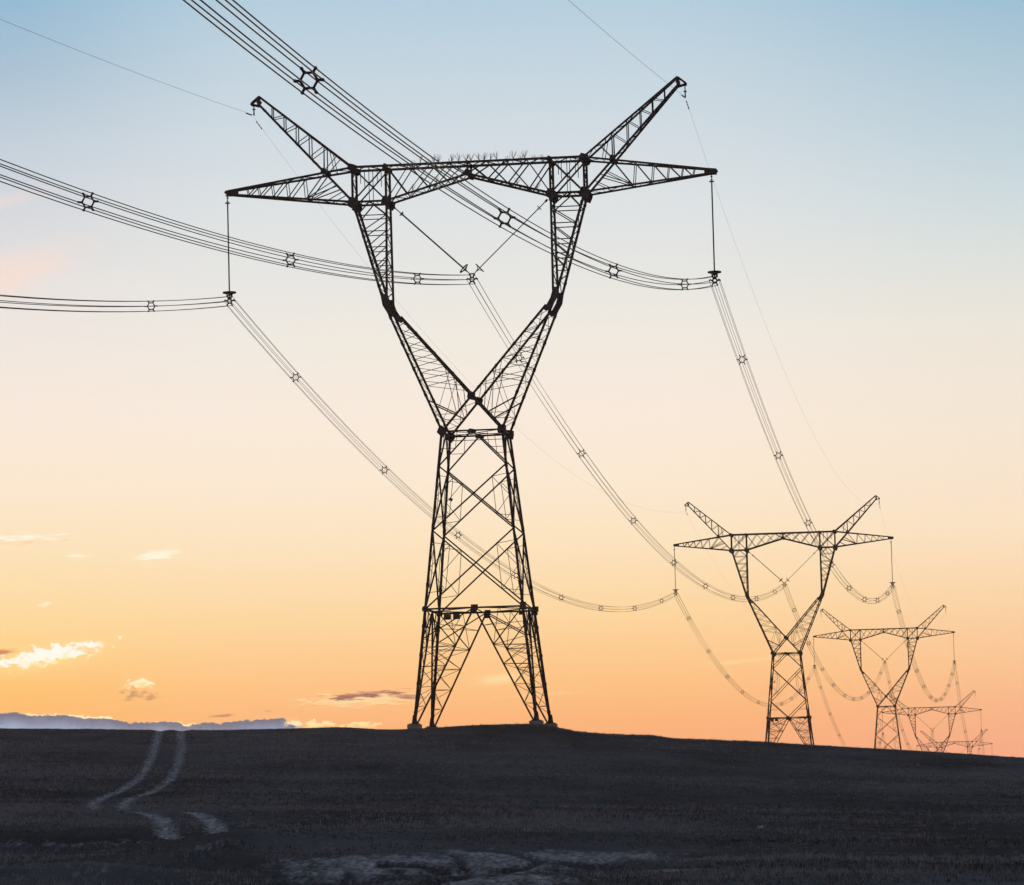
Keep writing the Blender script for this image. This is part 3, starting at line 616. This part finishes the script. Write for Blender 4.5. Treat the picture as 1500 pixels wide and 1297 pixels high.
for k, c in enumerate(CT):
    for s, nm in ((-14.95,'left'),(14.72,'right')):
        o = i0 if (k == 0 and s < 0) else copy_tree(i0); p = c+UA*s; o.location = p; o.rotation_euler = (0,0,-AZL)
        tag(o, f'long thin insulator hanging from the {nm} crossarm tip of the {ORD[k]} pylon', 'insulator', 'vertical insulator strings')
    o = v0 if k == 0 else copy_tree(v0); o.location = c; o.rotation_euler = (0,0,-AZL)
    tag(o, f'V shaped pair of insulator rods inside the cup of the {ORD[k]} pylon', 'insulator', 'V shaped insulators in the pylon cups')

# ------------------------------------------------------------------ conductors: bundles of six wires with spacers, and ground wires
def make_spacer():
    m_ = MB(); m_.tube([(.21*math.cos(math.pi/3*k), 0, .21*math.sin(math.pi/3*k)) for k in range(6)], .036, 6, True)
    for k in range(6):
        c, s = math.cos(math.pi/3*k), math.sin(math.pi/3*k); m_.tube([(.2*c,0,.2*s),(.34*c,0,.34*s)], [.038,.030], 6); m_.tube([(.33*c,-.06,.33*s),(.33*c,.06,.33*s)], .042, 6)
    me = bpy.data.meshes.new('spacer'); me.from_pydata(m_.v, [], m_.f); me.update(); me.materials.append(steel); return me
SP = make_spacer()
def bundle(A, B, sag, ts, label, n=44, wr=.019):
    A, B = Vector(A), Vector(B); root = empty('conductor_bundle', A); tag(root, label, 'power line', 'six wire conductor bundles')
    def pt(t, off=(0,0)): p = A.lerp(B, t); return Vector((p.x+UA.x*off[0], p.y+UA.y*off[0], p.z-4*sag*t*(1-t)+off[1]))-A
    for h_ in hexpts():
        m_ = MB(); m_.tube([pt(i/n, h_) for i in range(n+1)], wr, 6); o = m_.build('wire', wirem, root)
        for p_ in o.data.polygons: p_.use_smooth = True
    for t in ts:
        o = bpy.data.objects.new('spacer', SP); COL.objects.link(o); o.parent = root; o.location = pt(t); d = pt(t+.002)-pt(t-.002)
        o.rotation_euler = (math.atan2(d.z, math.hypot(d.x, d.y)), 0, math.atan2(-d.x, d.y))
def gwire(A, B, sag, label, n=40, link=True, r=.0085):
    A, B = Vector(A), Vector(B); root = empty('ground_wire', A); tag(root, label, 'ground wire', 'thin ground wires along the pylon peaks')
    def pt(t): p = A.lerp(B, t); return Vector((p.x, p.y, p.z-4*sag*t*(1-t)))-A
    m_ = MB(); m_.tube([pt(i/n) for i in range(n+1)], r, 5); m_.build('wire', wirem, root)
    L_ = (B-A).length
    for dd in (1.0,1.7,2.4):
        t = dd/L_; p = pt(t); q = (pt(t+.01)-pt(t)).normalized(); m_ = MB(); z = Vector((0,0,-.05)); m_.tube([p-q*.16+z, p-q*.07+z, p+q*.07+z, p+q*.16+z], [.045,.02,.02,.045], 6); m_.tube([p, p+z], .015, 5); m_.build('damper', alu, root)
    if link:
        m_ = MB(); m_.tube([(0,0,.72),(0,0,.3),(0,0,0)], [.03,.035,.05], 6); m_.tube([(-.09,0,.35),(.09,0,.35)], .05, 6); m_.tube([(0,-.2,-.01),(0,0,.03),(0,.2,-.01)], [.02,.05,.02], 6); m_.build('hanger_link', steel, root)
PH = [(-14.95,ZY,'left'),(0,ZV,'middle'),(14.72,ZY,'right')]
def at_(k, u, dz): return CT[k]+UA*u+Vector((0,0,dz))
NEAR = {-14.95:(8.2,-14.0,[.076]), 0:(7.0,-16.0,[.078,.210,.342,.474]), 14.72:(7.8,-16.0,[.083,.222,.352,.478])}
for u, dz, nm in PH:
    sg, zb, ts = NEAR[u]; A = at_(0,u,dz); B = A-VA*326+UA*4; B.z = A.z+zb
    bundle(A, B, sg, ts, {'left':'lowest wire bundle, from the left arm of the biggest pylon to the left edge', 'middle':'six wire bundle running to the left edge from the cup of the biggest pylon',
                          'right':'dark wire bundle climbing from the right arm of the biggest pylon to the top edge'}[nm], 60)
TS = [.071,.189,.3145,.4385,.557,.682,.81,.93]; TS2 = [.06,.159,.265,.360,.470,.565,.66,.75,.84,.93]
for k in range(4):
    for u, dz, nm in PH:
        bundle(at_(k,u,dz), at_(k+1,u,dz), [8.45,11.4,13.6,15.5][k], [TS, TS2, TS2, TS2][k],
               f'sagging {nm} wire bundle strung between the {SH[k]} and {SH[k+1]} pylons', 44, .0135)
for u, nm, dz, zb, sg in ((-13.2,'left',4.75,-22.6,3.0),(13.28,'right',4.6,-28,2.0)):
    A = at_(0,u,dz); B = A-VA*326; B.z = A.z+zb
    gwire(A, B, sg, f'thin ground wire from the {nm} peak of the biggest pylon to the {"left" if u < 0 else "top"} edge', 60)
    for k in range(4):
        gwire(at_(k,u,4.6), at_(k+1,u,4.6), [7.0,9.2,11,12.5][k], f'hair thin ground wire between the {nm} peaks of the {SH[k]} and {SH[k+1]} pylons', 40, k > 0, .0055)

# ------------------------------------------------------------------ scrap of litter in the grass
def litter():
    m_ = MB(); n = 7; x0, y0 = 7.74, 137.4; z0 = float(terrain(np.array([x0]), np.array([y0]))[0])
    vs = []; 
    for i in range(n):
        for j in range(4):
            vs.append((x0-.11+.22*i/(n-1)+random.uniform(-.015,.015), y0-.1+.2*j/3, z0+.10+.045*math.sin(i*1.7+j)+random.uniform(0,.05)))
    o = len(vs); m_.add(vs+[(a, b, c-.012) for a, b, c in vs], [(i*4+j, (i+1)*4+j, (i+1)*4+j+1, i*4+j+1) for i in range(n-1) for j in range(3)]+[(o+i*4+j+1, o+(i+1)*4+j+1, o+(i+1)*4+j, o+i*4+j) for i in range(n-1) for j in range(3)])
    tag(m_.build('litter', plast, None), 'small crumpled pale turquoise plastic scrap lying in the dark grass', 'litter')
litter()

# ------------------------------------------------------------------ thin evening haze
def haze():
    m_ = MB()
    x0, x1, y0, y1, z0, z1 = -4200., 4200., -900., 5200., -17., 62.
    m_.add([(x, y, z) for z in (z0, z1) for y in (y0, y1) for x in (x0, x1)], [(0,2,3,1),(4,5,7,6),(0,1,5,4),(2,6,7,3),(0,4,6,2),(1,3,7,5)])
    mt = bpy.data.materials.new("haze"); mt.use_nodes = True; t = mt.node_tree; t.nodes.clear()
    v = t.nodes.new('ShaderNodeVolumePrincipled'); v.inputs['Color'].default_value = (.95,.92,.90,1); v.inputs['Density'].default_value = 5.5e-5; v.inputs['Anisotropy'].default_value = .5
    o_ = t.nodes.new('ShaderNodeOutputMaterial'); t.links.new(v.outputs[0], o_.inputs['Volume'])
    o = m_.build('haze', mt, None); o['kind'] = 'stuff'; o['label'] = 'thin evening haze over the steppe'; o['category'] = 'haze'
haze()
